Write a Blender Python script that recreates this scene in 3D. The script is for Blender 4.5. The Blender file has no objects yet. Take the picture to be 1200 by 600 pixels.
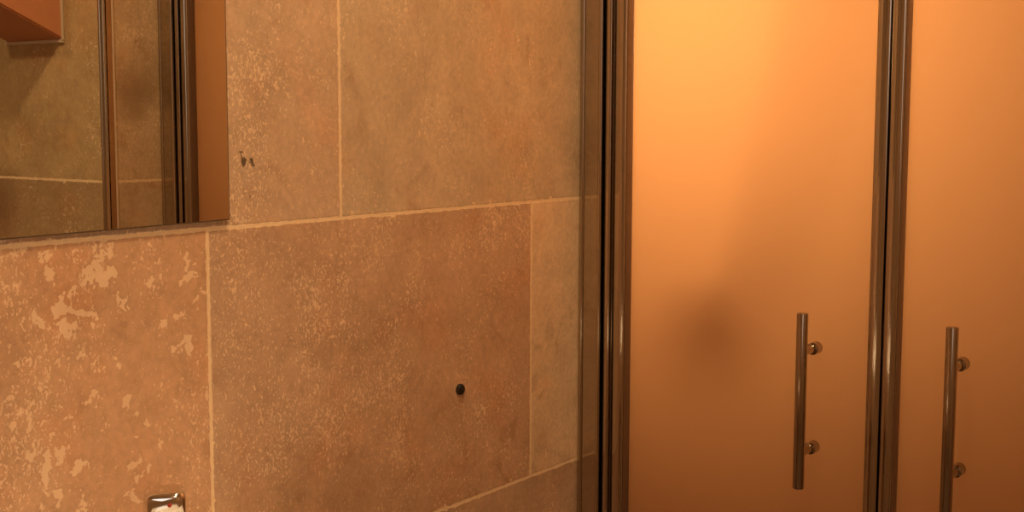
import bpy, bmesh, math, random
from mathutils import Vector, Matrix
S = bpy.context.scene
C = S.collection
PI = math.pi
TH, TW = .409, .613  # tile pitch
CEIL = 2.38
YB = 2.62            # back of the shower
XP = .987            # inner face of the pier right of the shower
YP = 1.565           # front face of that pier
XR, YR = 2.15, -.95  # far sides of the room

# ------------------------------------------------------------------ helpers
def link(o, parent=None):
    C.objects.link(o)
    if parent:
        o.parent = parent
        o.matrix_parent_inverse = Matrix.Translation(parent.location).inverted()
    return o

def tag(o, label=None, cat=None, group=None, kind=None):
    if label: o['label'] = label
    if cat: o['category'] = cat
    if group: o['group'] = group
    if kind: o['kind'] = kind
    return o

def empty(name, loc, label, cat, group=None):
    o = bpy.data.objects.new(name, None)
    o.empty_display_size = .05
    o.location = loc
    C.objects.link(o)
    return tag(o, label, cat, group)

def obj(name, bm, mat, parent=None, smooth=35):
    me = bpy.data.meshes.new(name)
    bmesh.ops.recalc_face_normals(bm, faces=bm.faces[:])
    bm.to_mesh(me); bm.free()
    me.materials.append(mat)
    if smooth:
        for p in me.polygons: p.use_smooth = True
        me.set_sharp_from_angle(angle=math.radians(smooth))
    o = bpy.data.objects.new(name, me)
    return link(o, parent)

def add_box(bm, lo, hi, bevel=0, seg=3):
    r = bmesh.ops.create_cube(bm, size=1)
    vs = r['verts']
    for v in vs:
        v.co = Vector([lo[i] + (hi[i]-lo[i])*(v.co[i]+.5) for i in range(3)])
    if bevel:
        es = {e for v in vs for e in v.link_edges}
        bmesh.ops.bevel(bm, geom=list(es), offset=bevel, segments=seg, profile=.5, affect='EDGES')

def add_prism(bm, pts, z0, z1):
    """closed plan outline in x,y raised from z0 to z1"""
    a = [bm.verts.new((x, y, z0)) for x, y in pts]
    b = [bm.verts.new((x, y, z1)) for x, y in pts]
    n = len(pts)
    for i in range(n):
        bm.faces.new((a[i], a[(i+1) % n], b[(i+1) % n], b[i]))
    bm.faces.new(a[::-1]); bm.faces.new(b)

def add_lathe(bm, prof, origin, axis, seg=32):
    """prof: list of (distance along the axis, radius)"""
    axis = Vector(axis).normalized()
    u = axis.orthogonal().normalized(); w = axis.cross(u)
    rings = []
    for h, r in prof:
        c = Vector(origin) + axis*h
        if r < 1e-6:
            rings.append([bm.verts.new(c)])
        else:
            rings.append([bm.verts.new(c + (u*math.cos(2*PI*k/seg) + w*math.sin(2*PI*k/seg))*r) for k in range(seg)])
    for A, B in zip(rings, rings[1:]):
        for k in range(seg):
            k2 = (k+1) % seg
            if len(A) == 1 and len(B) == 1: continue
            if len(A) == 1: bm.faces.new((A[0], B[k2], B[k]))
            elif len(B) == 1: bm.faces.new((A[k], A[k2], B[0]))
            else: bm.faces.new((A[k], A[k2], B[k2], B[k]))

def rod(r, L, ch=.001):
    return [(0, 0), (0, r-ch), (ch*.3, r-ch*.3), (ch, r), (L-ch, r), (L-ch*.3, r-ch*.3), (L, r-ch), (L, 0)]

def rrect(x0, x1, y0, y1, r, n=5):
    pts = []
    for cx, cy, a in ((x1-r, y1-r, 0), (x0+r, y1-r, 90), (x0+r, y0+r, 180), (x1-r, y0+r, 270)):
        for k in range(n+1):
            t = math.radians(a + 90*k/n)
            pts.append((cx + r*math.cos(t), cy + r*math.sin(t)))
    return pts

# ------------------------------------------------------------------ materials
def new_mat(name):
    m = bpy.data.materials.new(name); m.use_nodes = True
    nt = m.node_tree; nt.nodes.clear()
    out = nt.nodes.new('ShaderNodeOutputMaterial')
    return m, nt, out

def simple(name, col, rough=.5, metal=0, spec=.5, var=.06, scale=30, bump=0.0, coat=0):
    m, nt, out = new_mat(name)
    b = nt.nodes.new('ShaderNodeBsdfPrincipled')
    b.inputs['Metallic'].default_value = metal
    b.inputs['Roughness'].default_value = rough
    b.inputs['Specular IOR Level'].default_value = spec
    b.inputs['Coat Weight'].default_value = coat
    tc = nt.nodes.new('ShaderNodeTexCoord')
    nz = nt.nodes.new('ShaderNodeTexNoise'); nz.inputs['Scale'].default_value = scale; nz.inputs['Detail'].default_value = 4
    nt.links.new(tc.outputs['Object'], nz.inputs['Vector'])
    rp = nt.nodes.new('ShaderNodeMix'); rp.data_type = 'RGBA'
    rp.inputs['A'].default_value = (*[c*(1-var) for c in col], 1)
    rp.inputs['B'].default_value = (*[min(1, c*(1+var)) for c in col], 1)
    nt.links.new(nz.outputs['Fac'], rp.inputs['Factor'])
    nt.links.new(rp.outputs['Result'], b.inputs['Base Color'])
    if bump:
        bp = nt.nodes.new('ShaderNodeBump'); bp.inputs['Strength'].default_value = bump; bp.inputs['Distance'].default_value = .001
        nt.links.new(nz.outputs['Fac'], bp.inputs['Height']); nt.links.new(bp.outputs['Normal'], b.inputs['Normal'])
    nt.links.new(b.outputs['BSDF'], out.inputs['Surface'])
    return m

def travertine():
    m, nt, out = new_mat('travertine')
    N, L = nt.nodes.new, nt.links.new
    def val(x):
        n = N('ShaderNodeValue'); n.outputs[0].default_value = x; return n.outputs[0]
    def math_(op, a, b=None, c=None, clamp=False):
        n = N('ShaderNodeMath'); n.operation = op; n.use_clamp = clamp
        for i, s in enumerate((a, b, c)):
            if s is None: continue
            if isinstance(s, (int, float)): n.inputs[i].default_value = s
            else: L(s, n.inputs[i])
        return n.outputs[0]
    def ramp(fac, lo, hi):            # smooth step lo..hi
        n = N('ShaderNodeMapRange'); n.interpolation_type = 'SMOOTHSTEP'
        L(fac, n.inputs['Value'])
        for k, s in (('From Min', lo), ('From Max', hi)):
            if isinstance(s, (int, float)): n.inputs[k].default_value = s
            else: L(s, n.inputs[k])
        return n.outputs['Result']
    def noise(vec, scale, detail=3, rough=.5, dist=0):
        n = N('ShaderNodeTexNoise')
        n.inputs['Scale'].default_value = scale; n.inputs['Detail'].default_value = detail
        n.inputs['Roughness'].default_value = rough; n.inputs['Distortion'].default_value = dist
        L(vec, n.inputs['Vector']); return n.outputs['Fac']
    def mix(f, a, b, mode='MIX'):
        n = N('ShaderNodeMix'); n.data_type = 'RGBA'; n.blend_type = mode; n.clamp_factor = True
        if isinstance(f, (int, float)): n.inputs['Factor'].default_value = f
        else: L(f, n.inputs['Factor'])
        for k, s in (('A', a), ('B', b)):
            if isinstance(s, tuple): n.inputs[k].default_value = (*s, 1)
            else: L(s, n.inputs[k])
        return n.outputs['Result']
    def scale_col(col, f):
        n = N('ShaderNodeVectorMath'); n.operation = 'SCALE'; L(col, n.inputs[0]); L(f, n.inputs['Scale']); return n.outputs[0]
    tc = N('ShaderNodeTexCoord').outputs['Object']
    at = N('ShaderNodeAttribute'); at.attribute_name = 'tone'
    am = N('ShaderNodeAttribute'); am.attribute_name = 'mixing'
    sp = N('ShaderNodeSeparateColor'); L(am.outputs['Color'], sp.inputs[0])
    fleck, patch, seed = sp.outputs[0], sp.outputs[1], sp.outputs[2]
    pits = am.outputs['Alpha']
    uv = N('ShaderNodeUVMap'); uv.uv_map = 'tile'
    dm = N('ShaderNodeUVMap'); dm.uv_map = 'dim'
    su = N('ShaderNodeSeparateXYZ'); L(uv.outputs[0], su.inputs[0])
    sd = N('ShaderNodeSeparateXYZ'); L(dm.outputs[0], sd.inputs[0])
    # stone coordinates: shifted per tile by the seed
    off = N('ShaderNodeCombineXYZ')
    L(math_('MULTIPLY', seed, 37.0), off.inputs[0]); L(math_('MULTIPLY', seed, 19.0), off.inputs[1]); L(math_('MULTIPLY', seed, 53.0), off.inputs[2])
    ad = N('ShaderNodeVectorMath'); ad.operation = 'ADD'; L(tc, ad.inputs[0]); L(off.outputs[0], ad.inputs[1])
    P = ad.outputs[0]
    # mottling
    big = noise(P, 7, 5, .6, .6)
    mid = noise(P, 26, 5, .65, .4)
    fine = noise(P, 130, 3, .6)
    b1 = math_('MULTIPLY_ADD', math_('SUBTRACT', big, .5), .58, 1.0)
    b2 = math_('MULTIPLY_ADD', math_('SUBTRACT', mid, .5), .50, b1)
    b3 = math_('MULTIPLY_ADD', math_('SUBTRACT', fine, .5), .46, b2)
    base = scale_col(at.outputs['Color'], b3)
    hue = noise(P, 9, 3, .5)
    base = mix(ramp(hue, .5, .75), base, mix(.5, base, (1.04, .80, .66), 'MULTIPLY'))
    # warm dark blotches
    cl = noise(P, 15, 4, .6, .8)
    base = mix(math_('MULTIPLY', ramp(cl, .54, .72), .36), base, (.34, .19, .11))
    pale = (.98, .80, .58)
    # pale filled flecks, small and elongated
    clus = noise(P, 11, 4, .6)
    wv = N('ShaderNodeVectorMath'); wv.operation = 'ADD'
    wn = N('ShaderNodeTexNoise'); wn.inputs['Scale'].default_value = 45; L(P, wn.inputs['Vector'])
    ws = N('ShaderNodeVectorMath'); ws.operation = 'SCALE'; L(wn.outputs['Color'], ws.inputs[0]); ws.inputs['Scale'].default_value = .012
    L(P, wv.inputs[0]); L(ws.outputs[0], wv.inputs[1])
    st = N('ShaderNodeMapping'); st.inputs['Scale'].default_value = (1, 1.25, .8); L(wv.outputs[0], st.inputs['Vector'])
    f1 = noise(st.outputs[0], 310, 3, .5)
    th = math_('MULTIPLY_ADD', clus, -.42, .868)
    th = math_('MULTIPLY_ADD', fleck, -.085, th)
    m1 = ramp(math_('SUBTRACT', f1, th), -.005, .07)
    f2 = noise(st.outputs[0], 120, 3, .6)
    th2 = math_('MULTIPLY_ADD', clus, -.36, .878)
    th2 = math_('MULTIPLY_ADD', fleck, -.06, th2)
    m2 = ramp(math_('SUBTRACT', f2, th2), 0, .03)
    # large cream fills
    clus2 = noise(P, 9, 2, .5)
    f3 = noise(wv.outputs[0], 62, 3, .55, .1)
    th3 = math_('MULTIPLY_ADD', clus2, -.36, 1.052)
    th3 = math_('MULTIPLY_ADD', patch, -.26, th3)
    m3 = ramp(math_('SUBTRACT', f3, th3), 0, .02)
    fl = math_('MAXIMUM', math_('MULTIPLY', m1, .8), math_('MULTIPLY', m2, .85))
    fl = math_('MAXIMUM', fl, math_('MULTIPLY', m3, .85))
    fl = math_('MULTIPLY', fl, math_('MULTIPLY_ADD', mid, .7, .55), clamp=True)
    colr = mix(fl, base, mix(.2, pale, at.outputs['Color']))
    # open pits
    pn = noise(wv.outputs[0], 85, 4, .6, .7)
    def near(p, r0, r1):
        n = N('ShaderNodeVectorMath'); n.operation = 'DISTANCE'; L(wv2, n.inputs[0]); n.inputs[1].default_value = p
        return ramp(n.outputs['Value'], r1, r0)
    wq = N('ShaderNodeVectorMath'); wq.operation = 'ADD'; L(tc, wq.inputs[0])
    wn2 = N('ShaderNodeTexNoise'); wn2.inputs['Scale'].default_value = 16; wn2.inputs['Detail'].default_value = 3; L(tc, wn2.inputs['Vector'])
    ws2 = N('ShaderNodeVectorMath'); ws2.operation = 'MULTIPLY_ADD'; L(wn2.outputs['Color'], ws2.inputs[0])
    ws2.inputs[1].default_value = (.06, .06, .06); ws2.inputs[2].default_value = (-.03, -.03, -.03)
    L(ws2.outputs[0], wq.inputs[1]); wv2 = wq.outputs[0]
    stain = near((1.335, YP, 1.175), .02, .10)
    colr = mix(math_('MULTIPLY', stain, .62), colr, (.20, .11, .06))
    stain2 = near((XP, 1.64, 1.40), .0, .09)
    colr = mix(math_('MULTIPLY', stain2, .62), colr, (.24, .15, .08))
    hole = math_('MAXIMUM', near((0, 1.012, 1.292), .0, .028), math_('MULTIPLY', near((0, 1.020, 1.256), .0, .022), .6))
    pth = math_('MULTIPLY_ADD', pits, -.2, .88)
    pth = math_('MULTIPLY_ADD', hole, -.36, pth)
    pm = ramp(math_('SUBTRACT', pn, pth), 0, .03)
    colr = mix(math_('MULTIPLY', pm, .85), colr, (.06, .04, .025))
    # grout joints with ragged edges
    e = math_('MINIMUM', math_('MINIMUM', su.outputs[0], math_('SUBTRACT', sd.outputs[0], su.outputs[0])),
              math_('MINIMUM', su.outputs[1], math_('SUBTRACT', sd.outputs[1], su.outputs[1])))
    g1 = noise(tc, 95, 3, .55)
    g2 = noise(tc, 48, 3, .6)
    wob = math_('MULTIPLY_ADD', math_('SUBTRACT', g1, .5), .0042, .0025)
    smear = math_('MULTIPLY', ramp(g2, .62, .70), .0042)
    edge = math_('ADD', wob, smear)
    gm = math_('SUBTRACT', 1.0, ramp(math_('SUBTRACT', e, edge), -.0006, .0005))
    gcol = scale_col(mix(.0, (.92, .74, .50), (1, 1, 1)), math_('MULTIPLY_ADD', math_('SUBTRACT', fine, .5), .35, 1.0))
    colr = mix(math_('MULTIPLY', gm, .93), colr, gcol)
    # relief
    h = math_('MULTIPLY_ADD', pm, -.0012, 0.0)
    h = math_('MULTIPLY_ADD', mid, .0007, h)
    h = math_('MULTIPLY_ADD', fine, .00022, h)
    h = math_('MULTIPLY_ADD', gm, -.0007, h)
    h = math_('MULTIPLY_ADD', fl, -.00025, h)
    bp = N('ShaderNodeBump'); bp.inputs['Strength'].default_value = .6; bp.inputs['Distance'].default_value = 1.0
    L(h, bp.inputs['Height'])
    b = N('ShaderNodeBsdfPrincipled')
    L(colr, b.inputs['Base Color']); L(bp.outputs['Normal'], b.inputs['Normal'])
    L(math_('MULTIPLY_ADD', gm, .3, math_('MULTIPLY_ADD', mid, .3, .38)), b.inputs['Roughness'])
    b.inputs['Specular IOR Level'].default_value = .3
    L(b.outputs['BSDF'], out.inputs['Surface'])
    return m

def chrome_mat(name, col=(.78, .74, .69), rough=.06):
    m, nt, out = new_mat(name)
    b = nt.nodes.new('ShaderNodeBsdfPrincipled')
    b.inputs['Base Color'].default_value = (*col, 1); b.inputs['Metallic'].default_value = 1
    tc = nt.nodes.new('ShaderNodeTexCoord')
    nz = nt.nodes.new('ShaderNodeTexNoise'); nz.inputs['Scale'].default_value = 90; nz.inputs['Detail'].default_value = 5
    nt.links.new(tc.outputs['Object'], nz.inputs['Vector'])
    mr = nt.nodes.new('ShaderNodeMapRange'); mr.inputs['To Min'].default_value = rough*.6; mr.inputs['To Max'].default_value = rough*1.4
    nt.links.new(nz.outputs['Fac'], mr.inputs['Value']); nt.links.new(mr.outputs['Result'], b.inputs['Roughness'])
    nt.links.new(b.outputs['BSDF'], out.inputs['Surface'])
    return m

def frosted_mat():
    m, nt, out = new_mat('frosted_amber_glass')
    N, L = nt.nodes.new, nt.links.new
    tc = N('ShaderNodeTexCoord')
    nz = N('ShaderNodeTexNoise'); nz.inputs['Scale'].default_value = 900; nz.inputs['Detail'].default_value = 2
    L(tc.outputs['Object'], nz.inputs['Vector'])
    bp = N('ShaderNodeBump'); bp.inputs['Strength'].default_value = .12; bp.inputs['Distance'].default_value = .0003
    L(nz.outputs['Fac'], bp.inputs['Height'])
    tr = N('ShaderNodeBsdfTranslucent'); tr.inputs['Color'].default_value = (.97, .73, .51, 1)
    df = N('ShaderNodeBsdfDiffuse'); df.inputs['Color'].default_value = (.85, .55, .33, 1)
    gl = N('ShaderNodeBsdfGlossy'); gl.inputs['Roughness'].default_value = .3
    L(bp.outputs['Normal'], gl.inputs['Normal'])
    m1 = N('ShaderNodeMixShader'); m1.inputs[0].default_value = .07; L(tr.outputs[0], m1.inputs[1]); L(df.outputs[0], m1.inputs[2])
    fr0 = N('ShaderNodeFresnel'); fr0.inputs['IOR'].default_value = 1.4
    ge = N('ShaderNodeNewGeometry')
    fr = N('ShaderNodeMath'); fr.operation = 'MULTIPLY_ADD'
    iv = N('ShaderNodeMath'); iv.operation = 'SUBTRACT'; iv.inputs[0].default_value = 1; L(ge.outputs['Backfacing'], iv.inputs[1])
    L(fr0.outputs[0], fr.inputs[0]); L(iv.outputs[0], fr.inputs[1]); fr.inputs[2].default_value = 0
    m2 = N('ShaderNodeMixShader'); L(fr.outputs[0], m2.inputs[0]); L(m1.outputs[0], m2.inputs[1]); L(gl.outputs[0], m2.inputs[2])
    L(m2.outputs[0], out.inputs['Surface'])
    return m

def emit_mat(name, col, strength):
    m, nt, out = new_mat(name)
    e = nt.nodes.new('ShaderNodeEmission'); e.inputs[0].default_value = (*col, 1); e.inputs[1].default_value = strength
    nt.links.new(e.outputs[0], out.inputs['Surface'])
    return m

M_stone = travertine()
M_chrome = chrome_mat('chrome')
M_frame = chrome_mat('bronze_toned_chrome', (.50, .45, .39), .11)
M_steel = chrome_mat('brushed_steel', (.42, .365, .31), .14)
M_frost = frosted_mat()
M_rubber = simple('black_rubber', (.012, .011, .010), .5)
M_white = simple('white_ceramic', (.86, .86, .83), .12, coat=.5, var=.01)
M_plaster = simple('cream_plaster', (.74, .66, .54), .8, bump=.3, scale=60)
M_floor = simple('floor_stone', (.22, .16, .11), .45, scale=8, var=.25, bump=.2)
M_terra = simple('terracotta_paint', (.62, .29, .16), .55, scale=40)
M_door = simple('brown_wood', (.30, .18, .10), .45, scale=12, var=.2)
M_shade = simple('brown_stile_shade', (.15, .09, .055), .35)  # painted-in dark for the stile sides beside the glass
M_red = simple('red_enamel', (.35, .03, .02), .3)
M_seal = simple('dark_rubber_seal', (.02, .016, .013), .6)

# mirror: silvered glass with a darker ground edge
M_mirror, nt, out = new_mat('silvered_glass')
b = nt.nodes.new('ShaderNodeBsdfPrincipled'); b.inputs['Base Color'].default_value = (.80, .81, .76, 1)
b.inputs['Metallic'].default_value = 1; b.inputs['Roughness'].default_value = .0
nt.links.new(b.outputs['BSDF'], out.inputs['Surface'])
M_edge = simple('ground_glass_edge', (.14, .10, .07), .35)

# ------------------------------------------------------------------ tiled walls
rng = random.Random(5)
ROW_SEAM = {0: .9529, 1: 1.1625, 2: .9529, 3: 1.1625, 4: .9529, 5: 1.1625}
def tile_wall(name, org, du, dv, dn, u0, u1, v0, v1, seam, tones, thick=.06, dark=1.0):
    """a rectangle of stone tiles at org + u*du + v*dv, facing dn; backed to a real thickness"""
    org, du, dv, dn = Vector(org), Vector(du), Vector(dv), Vector(dn)
    bm = bmesh.new()
    uvT = bm.loops.layers.uv.new('tile'); uvD = bm.loops.layers.uv.new('dim')
    cT = bm.loops.layers.float_color.new('tone'); cM = bm.loops.layers.float_color.new('mixing')
    r = int(math.floor(v0/TH + 1e-6))
    while r*TH < v1 - 1e-6:
        s0 = seam(r); k = int(math.floor((u0 - s0)/TW))
        while s0 + k*TW < u1 - 1e-6:
            a, bq = s0 + k*TW, s0 + (k+1)*TW
            ca, cb = max(a, u0), min(bq, u1)
            za, zb = max(r*TH, v0), min((r+1)*TH, v1)
            if cb - ca > 1e-4:
                vs = [(ca, za), (cb, za), (cb, zb), (ca, zb)]
                f = bm.faces.new([bm.verts.new(org + du*u + dv*v) for u, v in vs])
                f.normal_update()
                if f.normal.dot(dn) < 0: f.normal_flip()
                j = rng.uniform(.9, 1.08)*dark
                dflt = ((.56*j, .42*j, .30*j), .45, .1, 0., rng.random())
                tone, fleck, patch, pit, seed = tones.get((r, k), dflt)
                for lp in f.loops:
                    q = lp.vert.co - org
                    u, v = q.dot(du), q.dot(dv)
                    lp[uvT].uv = (u - a, v - r*TH); lp[uvD].uv = (TW, TH)
                    lp[cT] = (*tone, 1); lp[cM] = (fleck, patch, seed, pit)
            k += 1
        r += 1
    # solid backing
    c = [org + du*u + dv*v for u, v in ((u0, v0), (u1, v0), (u1, v1), (u0, v1))]
    A = [bm.verts.new(p - dn*.0005) for p in c]; B = [bm.verts.new(p - dn*thick) for p in c]
    bf = [bm.faces.new((A[i], A[(i+1) % 4], B[(i+1) % 4], B[i])) for i in range(4)] + [bm.faces.new(B), bm.faces.new(A)]
    for f in bf:
        for lp in f.loops:
            lp[uvT].uv = (.2, .2); lp[uvD].uv = (.6, .4); lp[cT] = (.5, .4, .3, 1); lp[cM] = (0, 0, 0, 0)
    me = bpy.data.meshes.new(name); bm.to_mesh(me); bm.free(); me.materials.append(M_stone)
    o = bpy.data.objects.new(name, me); C.objects.link(o)
    return tag(o, kind='structure')


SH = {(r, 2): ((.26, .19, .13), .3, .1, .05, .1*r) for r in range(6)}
wall_tones = {
    **SH,       # (row, tile) : tone, fleck, patch, pits, seed ; tile 0 starts at the row's seam
    (2, -1): ((.62, .395, .25), .65, 1.0, .10, .47),
    (2, 0):  ((.58, .40, .27), .80, .12, .02, .37),
    (2, 1):  ((.79, .62, .43), .25, .10, .02, .71),
    (3, -1): ((.60, .45, .32), .75, .30, .55, .52),
    (3, 0):  ((.61, .49, .345), .30, .08, .05, .29),
    (1, 0):  ((.56, .40, .28), .50, .10, .05, .83),
    (1, -1): ((.60, .41, .27), .60, .30, .05, .43),
}
tile_wall('wall_left', (0, 0, 0), (0, 1, 0), (0, 0, 1), (1, 0, 0), YR, YB, 0, CEIL, lambda r: ROW_SEAM.get(r, .95), wall_tones)
pier_side = {(3, 0): ((.62, .48, .33), .95, .5, .28, .61), (2, 0): ((.62, .48, .33), .3, .1, .05, .19)}
tile_wall('wall_shower_right', (XP, 0, 0), (0, 1, 0), (0, 0, 1), (-1, 0, 0), YP+.003, YB, 0, CEIL, lambda r: 1.50 if r % 2 else 1.45, pier_side, .05)
pier_front = {(3, 0): ((.50, .38, .22), .2, .05, .05, .33), (2, 0): ((.44, .32, .19), .3, .1, .05, .77)}
tile_wall('wall_front', (0, YP, 0), (1, 0, 0), (0, 0, 1), (0, -1, 0), XP+.003, XR, 0, CEIL, lambda r: XP - .002 if r % 2 else XP - .002, pier_front, .06)
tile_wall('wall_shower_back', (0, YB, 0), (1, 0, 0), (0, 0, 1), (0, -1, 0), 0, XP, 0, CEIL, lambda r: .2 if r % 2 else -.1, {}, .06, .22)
tile_wall('wall_right', (XR, 0, 0), (0, 1, 0), (0, 0, 1), (-1, 0, 0), YR, YP, 0, CEIL, lambda r: .3 if r % 2 else .1, {}, .06, .9)
tile_wall('wall_back', (0, YR, 0), (1, 0, 0), (0, 0, 1), (0, 1, 0), 0, XR, 0, CEIL, lambda r: .3 if r % 2 else .1, {}, .06, .9)
bm = bmesh.new(); add_box(bm, (-.06, YR-.06, -.08), (XR+.06, YB+.06, 0)); tag(obj('floor', bm, M_floor), kind='structure')
bm = bmesh.new(); add_box(bm, (-.06, YR-.06, CEIL), (XR+.06, YB+.06, CEIL+.08)); tag(obj('ceiling', bm, M_plaster), kind='structure')

# rounded metal bead on the pier's outer corner
pts = [(XP-.004, YP+.018), (XP-.004, YP+.004)]
for k in range(7):
    t = PI + (PI/2)*k/6
    pts.append((XP+.006 + .010*math.cos(t), YP+.006 + .010*math.sin(t)))
pts += [(XP+.008, YP-.004), (XP+.008, YP+.002), (XP+.004, YP+.004), (XP+.002, YP+.018)]
bm = bmesh.new(); add_prism(bm, pts, 0, CEIL); tag(obj('trim_1', bm, M_frame), kind='structure')

bm = bmesh.new(); add_box(bm, (XP-.0035, YP+.018, 0), (XP+.001, YP+.0235, CEIL), .0012, 2); tag(obj('trim_5', bm, M_plaster), kind='structure')

# ------------------------------------------------------------------ mirror
mir = empty('wall_mirror', (.004, .62, 1.2345), 'frameless rectangular mirror fixed to the tiled wall above the grout line', 'mirror')
z0m = 1.2345
bm = bmesh.new()
quad = [(.22, z0m-.0035), (.9805, z0m+.0012), (.9805, 2.05), (.22, 2.05)]
def slab(bm, quad, x0, x1, ins=0):
    a = [bm.verts.new((x0, y, z)) for y, z in quad]; bb = [bm.verts.new((x1, y, z)) for y, z in quad]
    for i in range(4): bm.faces.new((a[i], a[(i+1) % 4], bb[(i+1) % 4], bb[i]))
    bm.faces.new(a[::-1]); bm.faces.new(bb)
slab(bm, quad, .001, .0058)
obj('glass_edge', bm, M_edge, mir, 0)
qi = [(.2215, z0m-.0022), (.9790, z0m+.0025), (.9790, 2.0485), (.2215, 2.0485)]
bm = bmesh.new(); slab(bm, qi, .0052, .0062); obj('silvered_face', bm, M_mirror, mir, 0)

# ------------------------------------------------------------------ shower frame
YF = 1.695; YG = 1.718
ZB, ZT = .10, 2.02
def channel(x0, x1, sx0, label):
    t = empty('wall_channel', ((x0+x1)/2, YF, ZB), label, 'metal profile')
    yb, yf = YF+.05, YF-.0005
    pts = [(x1, yb), (x0, yb)]
    for cx, n0 in ((x0+.0042, 0), (x1-.0034, 1)):
        rr = .0042 if n0 == 0 else .0034
        for k in range(13):
            th = PI + PI*k/12
            pts.append((cx + rr*math.cos(th), yf + .0006 + rr*.75*math.sin(th)))
    bm = bmesh.new(); add_prism(bm, pts, ZB, ZT)
    obj('profile', bm, M_frame, t)
    bm = bmesh.new(); add_box(bm, (sx0, YF+.012, ZB), (sx0+.0031, YF+.03, ZT)); obj('rubber_seal', bm, M_seal, t, 0)
channel(.0005, .0395, .0395, 'upright polished metal channel fixed to the left tiled wall beside the frosted door')
channel(.9475, .9865, .9444, 'upright dark metal channel on the far tiled pier, seen only in the mirror')
bm = bmesh.new(); add_box(bm, (.0005, YF-.002, ZT), (.9865, YF+.05, ZT+.04), .003); tag(obj('trim_3', bm, M_frame), kind='structure')
bm = bmesh.new(); add_box(bm, (.0005, YF-.01, .07), (.9865, YF+.055, ZB), .003); tag(obj('trim_4', bm, M_frame), kind='structure')
bm = bmesh.new(); add_box(bm, (.0, YF-.002, 2.22), (XP, YB, CEIL)); tag(obj('ceiling_shower', bm, M_plaster), kind='structure')

def ribbed(ribs, yback):
    """plan outline of a stile: half-round ribs on the front, flat back. ribs: (x0, x1, height)"""
    pts = []
    for x0, x1, h in ribs:
        c, r = (x0+x1)/2, (x1-x0)/2
        A, sh = math.radians(24), .0014
        top = yback - h; half = r - sh*.8
        rad = half/math.sin(A); drop = rad*(1-math.cos(A))
        pts.append((x0, yback-.012)); pts.append((x0, top+drop+sh)); pts.append((x0+sh*.25, top+drop+sh*.35))
        for k in range(13):
            t = -A + 2*A*k/12
            pts.append((c + rad*math.sin(t), top + rad*(1-math.cos(t))))
        pts.append((x1-sh*.25, top+drop+sh*.35)); pts.append((x1, top+drop+sh)); pts.append((x1, yback-.012))
    pts.append((ribs[-1][1], yback)); pts.append((ribs[0][0], yback))
    return pts
def stile(ribs, parent, yback=YG+.006):
    bm = bmesh.new(); add_prism(bm, ribbed(ribs, yback), ZB+.006, ZT-.006)
    return obj('stile', bm, M_frame, parent, 50)

def door(x0, x1, hx, ribsL, ribsR, label):
    t = empty('shower_door', ((x0+x1)/2, YG, ZB), label, 'shower door')
    bm = bmesh.new(); add_box(bm, (x0+.004, YG, ZB+.008), (x1-.004, YG+.008, ZT-.008), .001, 2)
    obj('glass_panel', bm, M_frost, t)
    for r in (ribsL, ribsR): stile(r, t)
    for r, sgn in ((ribsL, 1), (ribsR, -1)):
        q = r[-1] if sgn > 0 else r[0]
        xe = q[1] if sgn > 0 else q[0]
        bm = bmesh.new(); add_box(bm, (min(xe, xe+sgn*.0016)-.0001*(sgn<0), YG+.006-q[2]+.0045, ZB+.008), (max(xe, xe+sgn*.0016)+.0001*(sgn>0), YG+.001, ZT-.008), .0005, 2)
        obj('stile_shade', bm, M_shade, t)  # added strip paints the stile's side dark, covering the glass glow reflected there
    zt, zb = 1.345-.2600, 1.345-.5040
    bm = bmesh.new(); add_lathe(bm, rod(.0078, zt-zb, .0012), (hx, YG-.054, zb), (0, 0, 1), 40)
    h = obj('handle', bm, M_steel, t)
    for z in (1.345-.3145, 1.345-.4555):
        bm = bmesh.new()
        add_lathe(bm, [(0, 0), (0, .0055), (.030, .0055), (.031, .0085), (.046, .0088), (.0475, .008), (.0485, 0)],
                  (hx, YG-.0485, z), (0, 1, 0), 32)
        obj('standoff', bm, M_steel, h)
    return t
door(.0428, .4805, .3815, [(.0428, .0530, .026), (.0530, .0600, .016), (.0600, .0785, .027)],
     [(.4618, .4793, .027)], 'frosted glass shower door against the left tiled wall, bar handle near its right edge')
door(.4815, .9442, .5838, [(.4822, .4992, .028)],
     [(.9085, .927, .027), (.927, .934, .016), (.934, .9442, .026)],
     'frosted glass shower door cut by the right edge of the view, bar handle close to the central post')

# ------------------------------------------------------------------ inside the shower
bm = bmesh.new(); add_box(bm, (.0, YF-.012, 0), (XP, YB, .07), .0); tag(obj('trim_2', bm, M_floor), kind='structure')

DX, DZ = .018, -.022
hs = empty('hand_shower', (.20, 1.95, 1.23), 'hand shower on a hose, only a soft dark shadow through the left frosted door', 'shower head')
def tube(bm, pts, r, seg=14):
    prev = None
    pts = [Vector(p) for p in pts]
    for i, p in enumerate(pts):
        t = (pts[min(i+1, len(pts)-1)] - pts[max(i-1, 0)]).normalized()
        u = t.cross(Vector((0, 1, 0))).normalized(); w = t.cross(u)
        rr = r[i] if isinstance(r, list) else r
        rg = [bm.verts.new(p + (u*math.cos(2*PI*k/seg) + w*math.sin(2*PI*k/seg))*rr) for k in range(seg)]
        if prev:
            for k in range(seg): bm.faces.new((prev[k], prev[(k+1) % seg], rg[(k+1) % seg], rg[k]))
        else: bm.faces.new(rg[::-1])
        prev = rg
    bm.faces.new(prev)
bm = bmesh.new(); add_lathe(bm, [(0, 0), (0, .038), (.005, .042), (.012, .040), (.022, .024), (.028, .013), (.028, 0)], (.178, 1.945, 1.185), (.45, .25, .8), 36)
bmesh.ops.translate(bm, verts=bm.verts[:], vec=(DX, 0, DZ)); obj('spray_head', bm, M_chrome, hs)
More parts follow.
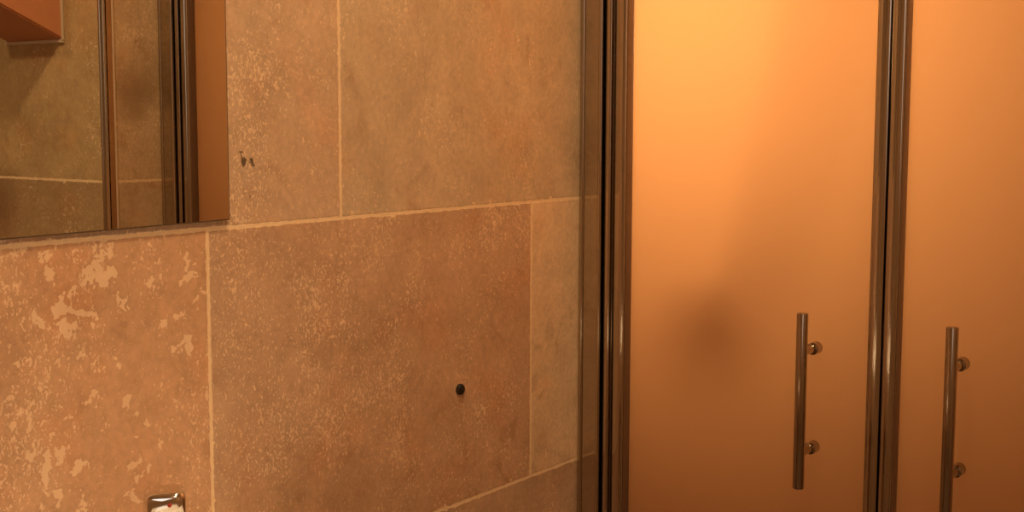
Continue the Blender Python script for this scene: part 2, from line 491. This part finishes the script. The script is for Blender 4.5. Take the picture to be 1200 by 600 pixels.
bm = bmesh.new(); tube(bm, [(.189, 1.952, 1.203), (.220, 1.954, 1.222), (.246, 1.954, 1.27), (.262, 1.954, 1.345)], [.013, .0125, .011, .009]); bmesh.ops.translate(bm, verts=bm.verts[:], vec=(DX, 0, DZ)); obj('grip', bm, M_chrome, hs)
bm = bmesh.new(); tube(bm, [(.262, 1.954, 1.343), (.273, 1.954, 1.41), (.295, 1.955, 1.49), (.315, 1.957, 1.68), (.32, 1.96, 1.95), (.32, 1.96, 2.2425)], .0065); bmesh.ops.translate(bm, verts=bm.verts[:], vec=(DX, 0, DZ)); obj('hose', bm, M_chrome, hs)

# ------------------------------------------------------------------ small wall things
bm = bmesh.new()
zc, yc = 1.345-.367, 1.3945
add_lathe(bm, [(-.002, 0), (-.002, .0066), (.0, .0076), (.003, .0078), (.005, .0068), (.0058, .004), (.006, 0)], (.0, yc, zc), (1, 0, 0), 28)
tag(obj('rubber_plug', bm, M_rubber), 'small round black rubber plug set in the middle of a brown tile', 'plug')

# mixer tap on the basin's rim: only its squared head reaches into the view
TX, TY, TZ = .060, .8375, .9775
tap = empty('basin_tap', (TX, TY, .885), 'chrome basin tap whose squared head shows at the bottom edge, below the mirror', 'tap')
ang = math.atan2(-TY, 1.087-TX)
def turned(bm):
    bmesh.ops.rotate(bm, verts=bm.verts[:], cent=(0, 0, 0), matrix=Matrix.Rotation(ang, 3, 'Z'))
    bmesh.ops.translate(bm, verts=bm.verts[:], vec=(TX, TY, 0)); return bm
def loft(bm, rings):
    prev = None
    for z, hw, rad in rings:
        ring = [bm.verts.new((x, y, z)) for x, y in rrect(-hw, hw, -hw, hw, rad, 8)]
        if prev:
            n = len(ring)
            for i in range(n): bm.faces.new((prev[i], prev[(i+1) % n], ring[(i+1) % n], ring[i]))
        else: bm.faces.new(ring[::-1])
        prev = ring
    bm.faces.new(prev)
bm = bmesh.new()
loft(bm, [(.8845, .0235, .011), (.889, .0235, .011), (.892, .0190, .009), (.925, .0188, .009), (.9275, .0180, .008)])
obj('body', turned(bm), M_chrome, tap, 40)
bm = bmesh.new()
loft(bm, [(.9275, .0180, .008), (.930, .0200, .009), (.955, .0205, .009), (.969, .0207, .009), (.9725, .0203, .009), (.9752, .0190, .0085), (.9768, .0170, .008), (.9775, .0145, .007)])
hd = obj('lever_head', turned(bm), M_chrome, tap, 40)
bm = bmesh.new(); add_lathe(bm, [(.0195, 0), (.0195, .0021), (.0211, .0021), (.0216, 0)], (0, .005, .9660), (1, 0, 0), 20)
obj('indicator', turned(bm), M_red, hd)
bm = bmesh.new()
add_box(bm, (TX+.012, TY-.013, .900), (TX+.125, TY+.013, .918), .005, 4); add_box(bm, (TX+.100, TY-.011, .893), (TX+.122, TY+.011, .902), .003, 2)
obj('spout', bm, M_chrome, tap)

# sloping boxed unit seen in the mirror
X0, X1, zb = 1.1063, 1.285, 1.345+.151
bm = bmesh.new()
sec = [(YP+.0, zb), (YP-.16, zb+.069), (YP-.16, 2.30), (YP, 2.30)]
a = [bm.verts.new((X0, y, z)) for y, z in sec]; bb = [bm.verts.new((X1, y, z)) for y, z in sec]
for i in range(4): bm.faces.new((a[i], a[(i+1) % 4], bb[(i+1) % 4], bb[i]))
bm.faces.new(a); bm.faces.new(bb)
bmesh.ops.bevel(bm, geom=bm.edges[:], offset=.003, segments=2, affect='EDGES')
bx = empty('boxed_unit', (1.19, YP-.05, zb), 'terracotta boxed unit with slanting underside, seen at the top left of the mirror', 'wall box')
obj('casing', bm, M_terra, bx)
bm = bmesh.new()
add_box(bm, (X0-.0045, YP-.005, zb-.004), (X0+.001, YP+.0, 2.30), .0015, 2)
add_box(bm, (X0-.0045, YP-.005, zb-.006), (X1+.004, YP+.0, zb+.001), .0015, 2)
obj('sealant_bead', bm, M_plaster, bx)

# wash basin below the mirror (outside the view; its light patch shows in the chrome)
bs = empty('wash_basin', (.2, .82, 0), 'white pedestal wash basin under the tap, glimpsed as pale patches in the chrome posts', 'basin')
bm = bmesh.new()
outer = rrect(.001, .42, .58, 1.055, .06, 8); inner = rrect(.11, .385, .625, 1.01, .07, 8)
def ring(pts, z, k=1.0):
    cx, cy = .245, .8175
    return [bm.verts.new((cx+(x-cx)*k, cy+(y-cy)*k, z)) for x, y in pts]
def skin(A, B):
    n = len(A)
    for i in range(n): bm.faces.new((A[i], A[(i+1) % n], B[(i+1) % n], B[i]))
R0 = ring(outer, .745, .72); R1 = ring(outer, .77, .99); R2 = ring(outer, .875, 1); R3 = ring(outer, .885, .985)
for v in R0+R1+R2+R3: v.co.x = max(v.co.x, .001)
R4 = ring(inner, .885); R5 = ring(inner, .875, .97); R6 = ring(inner, .80, .75); R7 = ring(inner, .785, .3)
for A, B in ((R0, R1), (R1, R2), (R2, R3), (R3, R4), (R4, R5), (R5, R6), (R6, R7)): skin(A, B)
bm.faces.new(R0[::-1]); bm.faces.new(R7)
obj('bowl', bm, M_white, bs, 50)
bm = bmesh.new()
prev = None
for z, k in ((0, 1.15), (.03, 1.1), (.10, .95), (.5, .85), (.76, 1.05)):
    rg = [bm.verts.new((.14+(x-.14)*k, .8175+(y-.8175)*k, z)) for x, y in rrect(.05, .23, .73, .905, .05, 6)]
    if prev: skin(prev, rg)
    else: bm.faces.new(rg[::-1])
    prev = rg
bm.faces.new(prev); obj('pedestal', bm, M_white, bs, 50)

# ------------------------------------------------------------------ lights
WARM = (1, .61, .29)
def disk(name, loc, power, size, col=WARM, target=None, spread=180):
    l = bpy.data.lights.new(name, 'AREA'); l.shape = 'DISK'; l.size = size; l.energy = power; l.color = col
    l.spread = math.radians(spread)
    o = bpy.data.objects.new(name, l); o.location = loc
    d = Vector(target) - Vector(loc) if target else Vector((0, 0, -1))
    o.rotation_euler = d.to_track_quat('-Z', 'Y').to_euler()
    C.objects.link(o); return o
disk('shower_lamp', (.16, 2.50, 1.60), 4.6, .42, WARM, (.16, 1.72, 1.62), 116)
disk('basin_fill', (.60, .82, CEIL-.01), .48, .06, (1, .82, .55), (.29, .82, .89), 22)  # added light, brightens the unseen basin so it shows in the posts
disk('room_downlight', (.50, .86, CEIL-.01), 10.8, .14)
disk('entry_fill', (1.30, .15, CEIL-.01), 10.5, .14)  # added to brighten the pier and the room that the chrome reflects
disk('pale_basin_fill', (1.9, YR+.02, 1.6), 0.9, 1.1, (1, .97, .9), (.2, .85, .85), 90)  # added pale fill aimed at the basin; the wall here has no window

S.world = bpy.data.worlds.new('world'); S.world.use_nodes = True
S.world.node_tree.nodes['Background'].inputs[1].default_value = 0

# ------------------------------------------------------------------ camera
f, yaw, pit, roll, d = 1535.3036, .62151365, .10340023, .00276336, 1.08701187
s, c = math.sin(yaw), math.cos(yaw)
F = Vector((-s*math.cos(pit), c*math.cos(pit), -math.sin(pit)))
R = Vector((c, s, 0)); U = R.cross(F)
cr, sr = math.cos(roll), math.sin(roll)
R, U = R*cr + U*sr, U*cr - R*sr
cam = bpy.data.cameras.new('camera'); co = bpy.data.objects.new('camera', cam); C.objects.link(co)
m = Matrix((R, U, -F)).transposed().to_4x4(); m.translation = Vector((d, 0, 1.345))
co.matrix_world = m
cam.sensor_width = 36; cam.lens = f*36/1200; cam.clip_start = .02
S.camera = co
S.view_settings.view_transform = 'Standard'; S.view_settings.look = 'None'
S.view_settings.gamma = 1; S.view_settings.exposure = 0; S.view_settings.use_curve_mapping = False
